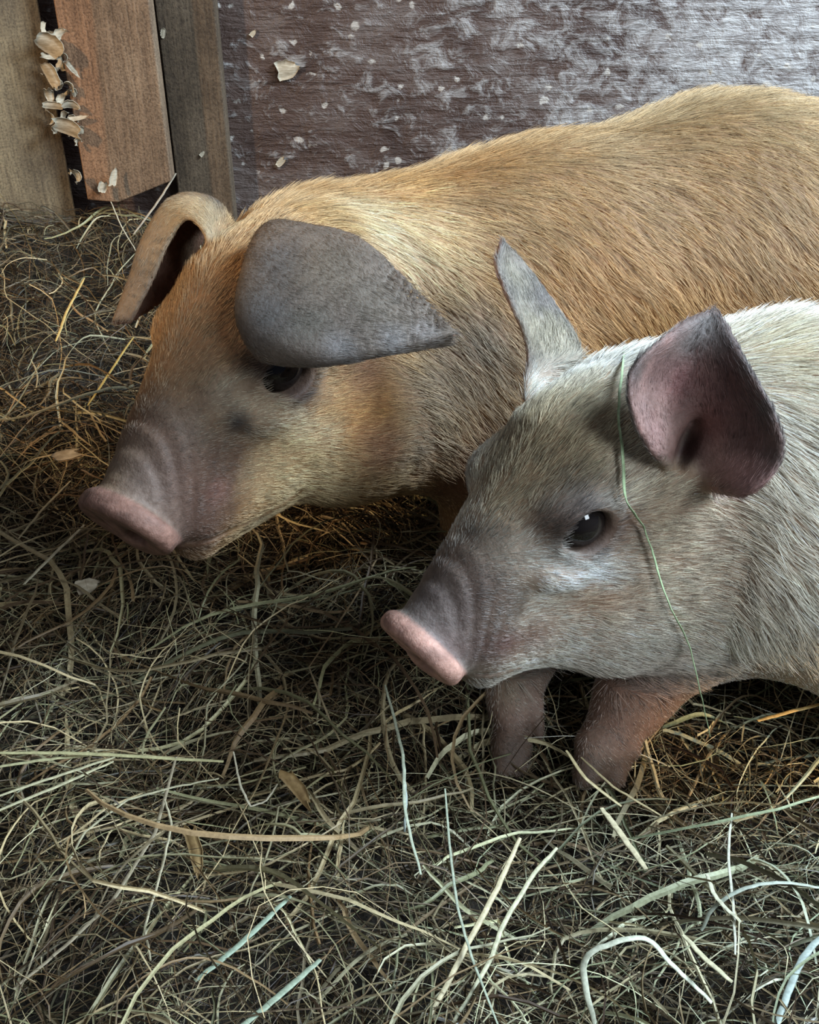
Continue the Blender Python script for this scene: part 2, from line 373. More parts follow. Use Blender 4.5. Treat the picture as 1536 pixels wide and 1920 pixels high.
b.inputs['Subsurface Weight'].default_value = .12; b.inputs['Subsurface Radius'].default_value = (.006, .002, .0012); b.inputs['Subsurface Scale'].default_value = 1
nz2 = noise(nt, mapping(nt, (1, 1, 1)), 420, 3, .6); bump(nt, b, nz2.outputs[0], .5, .0012)
furm, nt, b = mat('pig_hair')
at = N(nt, 'ShaderNodeAttribute', attribute_name='hcol'); L(nt, at.outputs['Color'], b.inputs['Base Color'])
b.inputs['Roughness'].default_value = .45; b.inputs['Specular IOR Level'].default_value = .4
eyem, nt, b = mat('eye_dark'); b.inputs['Base Color'].default_value = (.012, .009, .008, 1); b.inputs['Roughness'].default_value = .06
def pin(V, u, v):
    "nearest point of the skin seen at photo pixel u, v"
    pu, pv, pd = proj(V); m = (pu-u)**2+(pv-v)**2 < 64
    if not m.any(): return None
    i = np.nonzero(m)[0]; return V[i[np.argmin(pd[i])]]
def hair_object(name, roots, dirs, nrm, ln, lift, rad, colr, parent, npt=5, droop=.35, seed=1):
    n = len(roots); t = np.linspace(0, 1, npt)
    d0 = dirs*np.cos(lift)[:, None]+nrm*np.sin(lift)[:, None]
    d1 = dirs*np.cos(lift*droop)[:, None]+nrm*np.sin(lift*droop)[:, None]
    pts = np.zeros((n, npt, 3)); p = roots - nrm*.0004; pts[:, 0] = p
    for k in range(1, npt):
        dd = d0*(1-t[k])+d1*t[k]; p = p+dd*(ln/(npt-1))[:, None]; pts[:, k] = p
    cu = bpy.data.hair_curves.new(name); cu.add_curves([npt]*n)
    cu.attributes['position'].data.foreach_set('vector', pts.astype(np.float32).ravel())
    ra = cu.attributes.get('radius') or cu.attributes.new('radius', 'FLOAT', 'POINT')
    ra.data.foreach_set('value', (rad[:, None]*(1-.8*t**1.5)[None]).astype(np.float32).ravel())
    ca = cu.attributes.new('hcol', 'FLOAT_COLOR', 'CURVE'); c4 = np.ones((n, 4), np.float32); c4[:, :3] = colr
    ca.data.foreach_set('color', c4.ravel()); cu.materials.append(furm)
    o = bpy.data.objects.new(name, cu); col.objects.link(o); o.parent = parent
    return o
PIGV = {}
for key, spec, nh in (('tan', bk, 150000), ('pale', fr, 120000)):
    V, Q, ears = build_pig(spec); print(key, len(V), len(Q))
    Nn = normals(V, Q); R, T, s, EYE = spec['R'], spec['T'], spec['s'], spec['eye']; PIGV[key] = (V, Nn)
    C = np.tile(np.array(spec['base']), (len(V), 1))
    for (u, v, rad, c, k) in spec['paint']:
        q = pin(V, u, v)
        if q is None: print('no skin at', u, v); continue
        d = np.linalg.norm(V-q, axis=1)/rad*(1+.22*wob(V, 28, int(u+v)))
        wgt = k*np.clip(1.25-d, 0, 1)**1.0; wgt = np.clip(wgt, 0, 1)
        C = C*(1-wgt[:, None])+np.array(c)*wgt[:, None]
    q = (V-T)@R/s
    ql = np.stack([q[:, 0], np.abs(q[:, 1]), q[:, 2]], 1)
    # far side of the face follows the near side loosely
    e = ql-EYE; ed = np.sqrt((e[:, 0]/.020)**2+(e[:, 2]/.016)**2+(e[:, 1]/.02)**2)
    wgt = np.clip(1.5-ed, 0, 1)*.92; C = C*(1-wgt[:, None])+np.array([.12, .095, .085])*wgt[:, None]
    mz = np.clip((q[:, 0]-.100)/.020, 0, 1)*.5; C = C*(1-mz[:, None])+np.array(spec['muz'])*mz[:, None]
    dq = q-DISC; ca, sa = math.cos(-.46), math.sin(-.46); dx = dq[:, 0]*ca+dq[:, 2]*sa
    isd = np.clip((dx+.0075)/.002, 0, 1)*(np.linalg.norm(dq, axis=1) < .04)
    dirt = np.clip(.5+wob(V, 60, 3), 0, 1)[:, None]*.35
    C = C*(1-isd[:, None])+np.array(spec['disc'])*(1-dirt)*isd[:, None]
    rr = np.sqrt((np.abs(dq[:, 1])-.0105)**2/.006**2+(dq[:, 2])**2/.0065**2); nos = isd*np.clip(1.3-rr, 0, 1)*.8
    C = C*(1-nos[:, None]*.9)
    ear = np.zeros(len(V)); flow = np.tile(np.array([1., 0., -1.25]), (len(V), 1)); inner = np.zeros(len(V))
    hb = np.clip((q[:, 0]+.035)/.04, 0, 1)[:, None]*(np.abs(q[:, 1]) < .09)[:, None]*(np.abs(q[:, 2]) < .12)[:, None]
    hf = -R[:, 0][None]*1.0 - R[:, 2][None]*(.25*np.sign(-q[:, 2]+.03))[:, None] + (R[:, 1][None]*(np.sign(q[:, 1]))[:, None])*.2
    flow = flow*(1-hb)+hf*hb
    for ie, (pts, rad) in enumerate(ears):
        g = pts.reshape(46, 46, 3); du = np.gradient(g, axis=1).reshape(-1, 3); dv = np.gradient(g, axis=0).reshape(-1, 3)
        sn = np.cross(du, dv); sn /= np.linalg.norm(sn, axis=1)[:, None]+1e-12
        lo, hi = pts.min(0)-.012, pts.max(0)+.012
        ii = np.nonzero(((V > lo) & (V < hi)).all(1))[0]
        for a0 in range(0, len(ii), 3000):
            i = ii[a0:a0+3000]; d2 = ((V[i][:, None]-pts[None])**2).sum(-1); j = d2.argmin(1); dm = np.sqrt(d2[np.arange(len(i)), j])-rad[j]
            uu = (j % 46)/45.
            wgt = np.clip(1.3-dm/.004, 0, 1)*np.clip((uu-.06)/.12, 0, 1)
            side = (Nn[i]*sn[j]).sum(1)
            ear[i] = np.maximum(ear[i], wgt); inner[i] = np.where(wgt > .3, side*spec['esign'][ie], inner[i])
            f = du[j]; f /= np.linalg.norm(f, axis=1)[:, None]+1e-9
            flow[i] = flow[i]*(1-wgt[:, None])+f*wgt[:, None]
    sgn = spec.get('inner_sign', 1); inn = np.clip(inner*sgn*4*.5+.5, 0, 1)[:, None]
    ec = np.array(spec['ear'][0])*(1-inn)+np.array(spec['ear'][1])*inn
    ec = ec*(1+.22*wob(V, 45, 11))[:, None]
    C = C*(1-ear[:, None]*.9)+ec*ear[:, None]*.9
    hf_ = np.clip((.034-V[:, 2])/.008, 0, 1)[:, None]*.85; C = C*(1-hf_)+np.array([.15, .115, .09])*hf_      # horn of the hooves
    for (u, v, rad, c, k) in spec.get('paint2', []):
        qq = pin(V, u, v)
        if qq is None: continue
        wgt = np.clip(k*np.clip(1.3-np.linalg.norm(V-qq, axis=1)/rad*(1+.2*wob(V, 40, int(u))), 0, 1), 0, 1); C = C*(1-wgt[:, None])+np.array(c)*wgt[:, None]
    C = C*(1+.16*wob(V, 130, 77)*np.clip((q[:, 0]-.07)/.03, 0, 1)*(hb[:, 0]))[:, None]
    C = np.clip(C*(1+.10*wob(V, 30, 5))[:, None], .01, .9)
    bare = np.clip(isd+np.clip((q[:, 0]-.122)/.02, 0, 1)*.9, 0, 1)
    furry = 1-np.maximum(bare, ear*.7)
    S = C*(np.array([[.64, .52, .46]])*furry[:, None]+.95*(1-furry[:, None]))
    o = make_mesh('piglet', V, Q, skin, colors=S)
    if key == 'tan': tag(o, 'tan piglet with grey lop ears and brown snout, standing behind the pale piglet', 'piglet')
    else: tag(o, 'pale cream piglet with an open pink ear, standing in front of the tan piglet', 'piglet')
    spec['obj'] = o
    for sg in (1, -1):
        c = T + R@(EYE*np.array([1, sg, 1]) + np.array([-.0032, -.0092*sg, 0]))*s
        bm_r, m_ = .0156*s, 36
        th = np.linspace(0, math.pi, m_//2+1); ph = np.linspace(0, 2*math.pi, m_, endpoint=False)
        vs = np.array([[math.sin(a)*math.cos(b_), math.sin(a)*math.sin(b_), math.cos(a)] for a in th for b_ in ph])*bm_r+c
        fs = [[i*m_+k, i*m_+(k+1) % m_, (i+1)*m_+(k+1) % m_, (i+1)*m_+k] for i in range(m_//2) for k in range(m_)]
        ey = make_mesh('eye', vs, fs, eyem, parent=o); tag(ey, 'glossy black eye')
    # ---- coat of hairs
    tri = V[Q]; ar = np.linalg.norm(np.cross(tri[:, 2]-tri[:, 0], tri[:, 3]-tri[:, 1]), axis=1)
    fc = V[Q].mean(1); pu, pv, pd = proj(fc); fq = q[Q].mean(1)
    inview = (pu > -150) & (pu < 1700) & (pv > -100) & (pv < 2000)
    facing = (Nn[Q].mean(1)*(CP-fc)).sum(1)/np.linalg.norm(CP-fc, axis=1) > -.35
    head = hb[Q].mean(1)[:, 0]; ef = ear[Q].mean(1); bf = bare[Q].mean(1)
    eo = np.stack([fq[:, 0], np.abs(fq[:, 1]), fq[:, 2]], 1)-EYE
    eu, ev = eo[:, 0]*.985-eo[:, 2]*.17, eo[:, 0]*.17+eo[:, 2]*.985
    op = np.sqrt((eu/.0138)**2+((ev+.10*np.abs(eu))/.0120)**2)
    clear = ~((op < 1.12) & (np.abs(eo[:, 1]) < .03))
    for (bc, br) in spec.get('bald', []): clear = clear & (np.linalg.norm(fc-bc, axis=1) > br)
    dens = ar*inview*np.where(facing, 1, .25)*(1+1.6*head+2.2*ef)*(1-.93*np.clip(bf, 0, 1))*clear
    dens = dens*np.where((np.abs(inner[Q].mean(1)*sgn-1) < .6) & (ef > .4), .35, 1)
    fi = rng.choice(len(Q), nh, p=dens/dens.sum())
    a, b_ = rng.random(nh), rng.random(nh)
    w4 = np.stack([(1-a)*(1-b_), a*(1-b_), a*b_, (1-a)*b_], 1)
    def at_(X): return (X[Q[fi]]*w4[..., None]).sum(1)
    root, nr = at_(V), at_(Nn); nr /= np.linalg.norm(nr, axis=1)[:, None]
    fl = at_(flow); cc = at_(C); he = head[fi]; ea = ef[fi]; bb = bf[fi]; xx = fq[fi, 0]
    ang = .30*wob(root, 22, 21)+.22*wob(root, 60, 22)+rng.normal(0, .13, nh)
    fl = fl-nr*(fl*nr).sum(1)[:, None]; fl /= np.linalg.norm(fl, axis=1)[:, None]+1e-9
    sd = np.cross(nr, fl); fl = fl*np.cos(ang)[:, None]+sd*np.sin(ang)[:, None]
    ln = np.where(he > .5, .0085, .019); ln = ln*(1-.55*np.clip((xx-.05)/.06, 0, 1)*(he > .5)); ln = ln*(1-.45*ea)*np.where(he < .5, 1-.4*ea, 1)*(1-.6*bb)
    leg = (root[:, 2] < .125)*(he < .5); ln = ln*(1-.80*leg)
    ln = ln*rng.uniform(.6, 1.25, nh)*(1+.2*wob(root, 30, 9))
    lift = np.clip(.30+.16*wob(root, 35, 31)+rng.normal(0, .10, nh), .06, .9)*(1-.3*ea)
    rad = np.where(he > .5, .00013, .00017)*rng.uniform(.7, 1.25, nh)*(1-.3*ea)
    shade = np.exp(rng.normal(0, .24, nh))*(1+.26*wob(root, 120, 41))*(1+.14*wob(root, 50, 42))
    dark = rng.random(nh) < (.10 if key == 'pale' else .06)
    shade = np.where(dark, shade*.35, shade)
    hc = np.clip(cc*shade[:, None]*1.12, .01, .95)
    ho = hair_object('coat', root, fl, nr, ln, lift, rad, hc, o); tag(ho, kind='stuff')
    # eyelashes on both upper lids
    ntr = 34
    for sg in (1, -1):
        tt = rng.uniform(-1, .45, ntr); eu = tt*.0136; ev = .0130*np.sqrt(np.clip(1-tt*tt, 0, 1))
        lc = np.stack([EYE[0]+eu*.985+ev*.17, np.full(ntr, (EYE[1]+.002))*sg, EYE[2]-eu*.17+ev*.985], 1)
        rt = T+lc@R.T*s; ndir = np.stack([tt*.35-.25, np.full(ntr, .9*sg), .55+0*tt], 1)@R.T
        ndir /= np.linalg.norm(ndir, axis=1)[:, None]; dn = np.tile(-R[:, 2]*.35-R[:, 0]*.8, (ntr, 1))
        lo_ = hair_object('eyelashes', rt, dn/np.linalg.norm(dn[0]), ndir, rng.uniform(.002, .0045, ntr), np.full(ntr, 1.15), np.full(ntr, .00008),
                    np.tile([.30, .27, .22] if key == 'pale' else [.12, .09, .07], (ntr, 1)), o)
        tag(lo_, kind='stuff')
# ---------------------------------------------------------------- the pen: walls, boards, floor
def box_mesh(name, outline, y0, y1, m, parent=None):
    "board: outline in x,z extruded from y0 (front) to y1"
    n = len(outline); V = [(x, y0, z) for x, z in outline]+[(x, y1, z) for x, z in outline]
    me = bpy.data.meshes.new(name); F = [list(range(n)), list(range(2*n-1, n-1, -1))]+[[i+n, (i+1) % n+n, (i+1) % n, i] for i in range(n)]
    me.from_pydata(V, [], F); me.materials.append(m); me.update()
    o = bpy.data.objects.new(name, me); col.objects.link(o)
    md = o.modifiers.new('bevel', 'BEVEL'); md.width = .0015; md.segments = 2
    if parent: o.parent = parent
    return o
def wood(name, c0, c1, c2, sx=1, rough=.8, grain=60, stripes=None):
    m, nt, b = mat(name)
    vec = mapping(nt, (grain, grain, 3.0))
    n1 = noise(nt, vec, 1, 5, .65, .6); n2 = noise(nt, mapping(nt, (14, 14, 8)), 1, 4, .7)
    mm = N(nt, 'ShaderNodeMath', operation='MULTIPLY_ADD'); L(nt, n1.outputs[0], mm.inputs[0]); mm.inputs[1].default_value = .6; L(nt, n2.outputs[0], mm.inputs[2])
    ms = N(nt, 'ShaderNodeMath', operation='SUBTRACT'); L(nt, mm.outputs[0], ms.inputs[0]); ms.inputs[1].default_value = .3
    rp = ramp(nt, ms.outputs[0], [(.25, c0), (.5, c1), (.8, c2)])
    fine = noise(nt, mapping(nt, (320, 320, 14)), 1, 4, .75)
    sp = noise(nt, mapping(nt, (420, 420, 420)), 1, 2, .7)
    fm = N(nt, 'ShaderNodeMath', operation='ADD'); L(nt, fine.outputs[0], fm.inputs[0]); L(nt, sp.outputs[0], fm.inputs[1])
    fr_ = ramp(nt, fm.outputs[0], [(.40, (.45, .42, .40)), (.52, (1, 1, 1)), (.64, (1.35, 1.33, 1.3))])
    fh = N(nt, 'ShaderNodeMath', operation='MULTIPLY'); L(nt, fm.outputs[0], fh.inputs[0]); fh.inputs[1].default_value = .5; nt.links.remove(fr_.inputs[0].links[0]); L(nt, fh.outputs[0], fr_.inputs[0])
    xm = N(nt, 'ShaderNodeMix', data_type='RGBA', blend_type='MULTIPLY'); xm.inputs[0].default_value = .9; L(nt, rp.outputs[0], xm.inputs[6]); L(nt, fr_.outputs[0], xm.inputs[7])
    L(nt, xm.outputs[2], b.inputs['Base Color']); b.inputs['Roughness'].default_value = rough
    bump(nt, b, fm.outputs[0], .6, .001)
    rp = xm
    return m, nt, b, rp
m_post, nt, b, rp = wood('post_wood', (.12, .078, .045), (.22, .145, .088), (.31, .22, .14))
# sapwood stripe on the left of the post (a colour of the timber)
tc = N(nt, 'ShaderNodeTexCoord'); sx = N(nt, 'ShaderNodeSeparateXYZ'); L(nt, tc.outputs['Object'], sx.inputs[0])
ad = N(nt, 'ShaderNodeMath', operation='MULTIPLY_ADD'); L(nt, sx.outputs['Z'], ad.inputs[0]); ad.inputs[1].default_value = -.055; L(nt, sx.outputs['X'], ad.inputs[2])
lt = N(nt, 'ShaderNodeMapRange'); L(nt, ad.outputs[0], lt.inputs[0]); lt.inputs[1].default_value = -.3385; lt.inputs[2].default_value = -.3335
mx = N(nt, 'ShaderNodeMix', data_type='RGBA', blend_type='MULTIPLY'); inv = N(nt, 'ShaderNodeMath', operation='SUBTRACT'); inv.inputs[0].default_value = 1; L(nt, lt.outputs[0], inv.inputs[1])
L(nt, inv.outputs[0], mx.inputs[0]); L(nt, rp.outputs[2], mx.inputs[6]); mx.inputs[7].default_value = (1.22, 1.03, .92, 1); L(nt, mx.outputs[2], b.inputs['Base Color'])
m_board, *_ = wood('old_board', (.055, .036, .020), (.10, .068, .040), (.17, .12, .075))
m_ply, *_ = wood('plywood', (.075, .050, .030), (.20, .145, .080), (.33, .25, .14), grain=22)
m_wall, nt, b = mat('painted_wall')
n1 = noise(nt, mapping(nt, (38, 38, 52), (0, .3, 0)), 1, 5, .72, .5); n2 = noise(nt, mapping(nt, (8, 8, 13)), 1, 5, .62, .3); n3 = noise(nt, mapping(nt, (16, 16, 120)), 1, 4, .7)
rp1 = ramp(nt, n2.outputs[0], [(.32, (.045, .024, .018)), (.5, (.088, .054, .042)), (.62, (.15, .115, .10)), (.75, (.24, .21, .20))])
sx = N(nt, 'ShaderNodeSeparateXYZ'); tc = N(nt, 'ShaderNodeTexCoord'); L(nt, tc.outputs['Object'], sx.inputs[0])
wear_daylight = N(nt, 'ShaderNodeMapRange'); L(nt, sx.outputs['X'], wear_daylight.inputs[0]); wear_daylight.inputs[1].default_value = -.2; wear_daylight.inputs[2].default_value = .5; wear_daylight.inputs[3].default_value = -.07; wear_daylight.inputs[4].default_value = .16  # scuffs increase to the right, painting in the wall's daylight gradient
w1 = N(nt, 'ShaderNodeMath', operation='ADD'); L(nt, n1.outputs[0], w1.inputs[0]); L(nt, wear_daylight.outputs[0], w1.inputs[1])
rp2 = ramp(nt, w1.outputs[0], [(.50, (0, 0, 0)), (.60, (.5, .5, .5)), (.72, (1, 1, 1))])
mx = N(nt, 'ShaderNodeMix', data_type='RGBA'); L(nt, rp2.outputs[0], mx.inputs[0]); L(nt, rp1.outputs[0], mx.inputs[6]); mx.inputs[7].default_value = (.44, .42, .40, 1)
w3 = N(nt, 'ShaderNodeMath', operation='ADD'); L(nt, n3.outputs[0], w3.inputs[0]); L(nt, wear_daylight.outputs[0], w3.inputs[1])
rp3 = ramp(nt, w3.outputs[0], [(.56, (0, 0, 0)), (.72, (.45, .45, .45))]); mx2 = N(nt, 'ShaderNodeMix', data_type='RGBA'); L(nt, rp3.outputs[0], mx2.inputs[0]); L(nt, mx.outputs[2], mx2.inputs[6]); mx2.inputs[7].default_value = (.22, .20, .19, 1)
vo = N(nt, 'ShaderNodeTexVoronoi'); vo.inputs['Scale'].default_value = 62; dn_ = noise(nt, mapping(nt, (60, 60, 60)), 1, 3, .6)
va = N(nt, 'ShaderNodeVectorMath', operation='MULTIPLY_ADD'); L(nt, dn_.outputs['Color'], va.inputs[0]); va.inputs[1].default_value = (.02, .02, .02); L(nt, mapping(nt, (1, 1, 1.3)), va.inputs[2]); L(nt, va.outputs[0], vo.inputs['Vector'])
rp4 = ramp(nt, vo.outputs['Distance'], [(.20, (1, 1, 1)), (.32, (0, 0, 0))]); sep = N(nt, 'ShaderNodeSeparateColor'); L(nt, vo.outputs['Color'], sep.inputs[0])
gt = N(nt, 'ShaderNodeMath', operation='GREATER_THAN'); L(nt, sep.outputs[0], gt.inputs[0]); gt.inputs[1].default_value = .80
mu = N(nt, 'ShaderNodeMath', operation='MULTIPLY'); L(nt, rp4.outputs[0], mu.inputs[0]); L(nt, gt.outputs[0], mu.inputs[1])
mx3 = N(nt, 'ShaderNodeMix', data_type='RGBA'); L(nt, mu.outputs[0], mx3.inputs[0]); L(nt, mx2.outputs[2], mx3.inputs[6]); mx3.inputs[7].default_value = (.46, .42, .37, 1)
L(nt, mx3.outputs[2], b.inputs['Base Color'])
b.inputs['Roughness'].default_value = .5; b.inputs['Specular IOR Level'].default_value = .6
ah = N(nt, 'ShaderNodeMath', operation='ADD'); L(nt, n1.outputs[0], ah.inputs[0]); L(nt, n3.outputs[0], ah.inputs[1]); bump(nt, b, ah.outputs[0], .9, .004)
YW = 1.25
o = box_mesh('wall_back', [(-1.0, 0), (1.3, 0), (1.3, 1.3), (-1.0, 1.3)], YW, YW+.02, m_wall); tag(o, kind='structure')
o = box_mesh('wall_left', [(-.50, 0), (0, 0), (0, 1.2), (-.50, 1.2)], 0, .012, m_ply); o.location = (-.378, 1.213, 0); o.rotation_euler = (0, 0, math.radians(28)); tag(o, kind='structure')
zc = .134
post = box_mesh('wooden_post', [(-.3555, .137), (-.322, .134), (-.260, .158), (-.260, 1.2), (-.3555, 1.2)], 1.19, 1.212, m_post)
tag(post, 'orange-brown timber post with a sawn slanting lower end in the corner', 'post')
brd = box_mesh('old_plank', [(-.262, 0), (-.2008, 0), (-.2008, 1.2), (-.262, 1.2)], 1.225, 1.249, m_board)
tag(brd, 'dark weathered upright plank between the post and the painted wall', 'plank')
m_gap_floor, nt, b = mat('gap_shade_floor'); n1 = noise(nt, mapping(nt, (1, 1, 1)), 60, 6, .7); rp = ramp(nt, n1.outputs[0], [(.35, (.012, .009, .006)), (.7, (.045, .034, .022))]); L(nt, rp.outputs[0], b.inputs['Base Color']); b.inputs['Roughness'].default_value = 1; bump(nt, b, n1.outputs[0], 1, .01)  # near-black floor, painting in the shade of the gaps between straws
def hz(x, y):
    "height of the bedding"
    x = np.asarray(x, float); y = np.asarray(y, float)
    h = .010+.006*np.sin(x*17+1)*np.sin(y*14+.5)+.004*np.sin(x*41+y*23)
    h = h + .075*np.clip((y-.93)/.28, 0, 1)**1.2*np.clip((-.10-x)/.2, 0, 1)
    h = h + .030*np.clip((-.20-x)/.25, 0, 1)*np.clip((y-.5)/.4, 0, 1)
    h = h + .020*np.clip((.50-y)/.2, 0, 1)
    f = np.clip(1.25-np.hypot((x-.10)/.17, (y-.455)/.13), 0, 1)
    return h*(1-f)-.004*f
gx, gy = np.meshgrid(np.linspace(-1.1, 1.3, 121), np.linspace(-.1, 1.27, 90), indexing='ij')
gv = np.stack([gx, gy, hz(gx, gy)-.006], -1).reshape(-1, 3); ny = 90
gf = [[i*ny+j, (i+1)*ny+j, (i+1)*ny+j+1, i*ny+j+1] for i in range(120) for j in range(89)]
fl = make_mesh('floor', gv, gf, m_gap_floor); tag(fl, kind='structure')
# ---------------------------------------------------------------- hay
haym, nt, b = mat('hay'); at = N(nt, 'ShaderNodeAttribute', attribute_name='Col'); nz = noise(nt, mapping(nt, (1, 1, 1)), 500, 3, .6)
rp = ramp(nt, nz.outputs[0], [(.3, (.6, .57, .52)), (.7, (1.15, 1.15, 1.1))]); mx = N(nt, 'ShaderNodeMix', data_type='RGBA', blend_type='MULTIPLY'); mx.inputs[0].default_value = .7
L(nt, at.outputs['Color'], mx.inputs[6]); L(nt, rp.outputs[0], mx.inputs[7]); L(nt, mx.outputs[2], b.inputs['Base Color'])
b.inputs['Roughness'].default_value = .5; b.inputs['Specular IOR Level'].default_value = .35
def ribbons(paths, widths, wn):
    "paths (n,m,3), widths (n,m), wn (n,m,3) direction across; a shallow folded blade of two strips"
    n, m = paths.shape[:2]
    tg = np.gradient(paths, axis=1); tg /= np.linalg.norm(tg, axis=2)[..., None]+1e-9
    ac = wn-tg*(wn*tg).sum(2)[..., None]; ac /= np.linalg.norm(ac, axis=2)[..., None]+1e-9
    up = np.cross(ac, tg)
    w_ = widths[..., None]*.5
    vs = np.stack([paths-ac*w_, paths+up*w_*.55, paths+ac*w_], 2)      # n,m,3,3
    idx = np.arange(n*m*3).reshape(n, m, 3)
    f1 = np.stack([idx[:, :-1, 0], idx[:, 1:, 0], idx[:, 1:, 1], idx[:, :-1, 1]], -1).reshape(-1, 4)
    f2 = np.stack([idx[:, :-1, 1], idx[:, 1:, 1], idx[:, 1:, 2], idx[:, :-1, 2]], -1).reshape(-1, 4)
    return vs.reshape(-1, 3), np.concatenate([f1, f2])
HC = np.array([(.44, .40, .29), (.35, .37, .28), (.27, .21, .14), (.54, .50, .38), (.25, .28, .20), (.17, .125, .08), (.46, .48, .40), (.12, .09, .065), (.22, .20, .15)])
HSHADE = np.array([.28, .22, .17])      # bottom hay: a browner tint with the shade of its gaps painted in
def hay_bed(n, xr, yr, lmin, lmax, wmin, wmax, zspread, seed, m=9, curl=1.0, dens=None, pal=None):
    r_ = np.random.default_rng(seed)
    x = r_.uniform(*xr, n*2); y = r_.uniform(*yr, n*2)
    if dens is not None:
        k = r_.random(n*2) < dens(x, y); x, y = x[k], y[k]
    x, y = x[:n], y[:n]; n = len(x)
    ln = lmin+(lmax-lmin)*r_.random(n)**2.2
    az = r_.uniform(0, 2*math.pi, n)+.6*np.sin(x*9+y*7)
    curv = r_.normal(0, 1.5, n)*curl; kink = r_.integers(2, m-2, n); ka = r_.normal(0, .55, n)*(r_.random(n) < .45)
    t = np.arange(m)/(m-1)
    a = az[:, None]+curv[:, None]*(t-.5)[None]*ln[:, None]*9+ka[:, None]*(np.arange(m)[None] > kink[:, None])
    a = a+np.cumsum(r_.normal(0, .13, (n, m)), 1)
    st = (ln/(m-1))[:, None]; px_ = np.cumsum(np.cos(a)*st, 1); py_ = np.cumsum(np.sin(a)*st, 1)
    px_ += (x-px_.mean(1))[:, None]; py_ += (y-py_.mean(1))[:, None]
    z0 = r_.random(n)**1.3*zspread*(1-.75*np.clip(1.35-np.hypot((x-.10)/.17, (y-.455)/.13), 0, 1)); tilt = r_.normal(0, .13, n)
    arch = np.abs(r_.normal(0, .10, n))*ln
    z = hz(px_, np.minimum(py_, 1.24))+z0[:, None]+tilt[:, None]*(t-.5)[None]*ln[:, None]+arch[:, None]*np.sin(t*math.pi)[None]+.002
    z = np.maximum(z, .002); py_ = np.minimum(py_, 1.236)
    # keep off the plywood sheet
    lim = 1.213+(px_+.378)*math.tan(math.radians(28))-.008; py_ = np.where(px_ < -.37, np.minimum(py_, lim), py_)
    pth = np.stack([px_, py_, z], -1)
    wd = (wmin+(wmax-wmin)*r_.random(n)**2.5)[:, None]*(1-.6*np.abs(t-.4)[None]**2*2)
    ro = r_.uniform(0, math.pi, n)[:, None]+r_.normal(0, 1.2, n)[:, None]*t[None]
    wn = np.stack([-np.sin(a)*np.cos(ro), np.cos(a)*np.cos(ro), np.sin(ro)*.8], -1)
    vs, fs = ribbons(pth, wd, wn)
    p_ = pal(x, y) if pal else None
    ci = r_.integers(0, len(HC), n); c = HC[ci]*np.exp(r_.normal(0, .30, n))[:, None]
    if p_ is not None: c = c*p_
    return vs, fs, np.repeat(c, m*3, axis=0)
def hpal(x, y):
    g = np.clip((x+.05)/.35, 0, 1)*np.clip((.75-y)/.3, 0, 1)       # near right brightened: daylight painted into the hay colours
    a = np.array([.86, .74, .56]); b2 = np.array([1.25, 1.32, 1.20])
    return a*(1-g[:, None])+b2*g[:, None]
def merge(parts):
    vs, fs, cs, o_ = [], [], [], 0
    for v, f, c in parts: vs.append(v); fs.append(f+o_); cs.append(c); o_ += len(v)
    return np.concatenate(vs), np.concatenate(fs), np.concatenate(cs)
vis = lambda x, y: (np.abs(x) < .17+.60*y)*1.0
dusky = lambda x, y: HSHADE[None]*np.ones((len(x), 1))  # tint of the bottom layer, darkened to paint in the gap shade
parts = [hay_bed(17500, (-.75, .8), (.20, 1.23), .03, .13, .0006, .0020, .010, 1, dens=vis, pal=dusky),
         hay_bed(6400, (-.55, .6), (.20, .85), .03, .14, .0005, .0016, .024, 2, dens=vis, pal=hpal),
         hay_bed(2500, (-.6, .7), (.22, 1.2), .05, .20, .0012, .0032, .028, 3, m=13, curl=.6, dens=vis, pal=hpal),
         hay_bed(280, (-.6, .7), (.22, 1.0), .08, .24, .0026, .0048, .026, 6, m=13, curl=.35, dens=vis, pal=hpal),
         hay_bed(8000, (-.6, .6), (.20, 1.22), .01, .05, .0003, .0009, .034, 4, m=6, curl=3, dens=vis, pal=hpal)]
v_, f_, c_ = merge(parts); c_ = np.clip(c_, .01, .8)
hay = make_mesh('hay_bedding', v_, f_, haym, colors=c_, smooth=False)
tag(hay, 'tangled layer of dry hay and straw covering the pen floor', 'hay', kind='stuff')
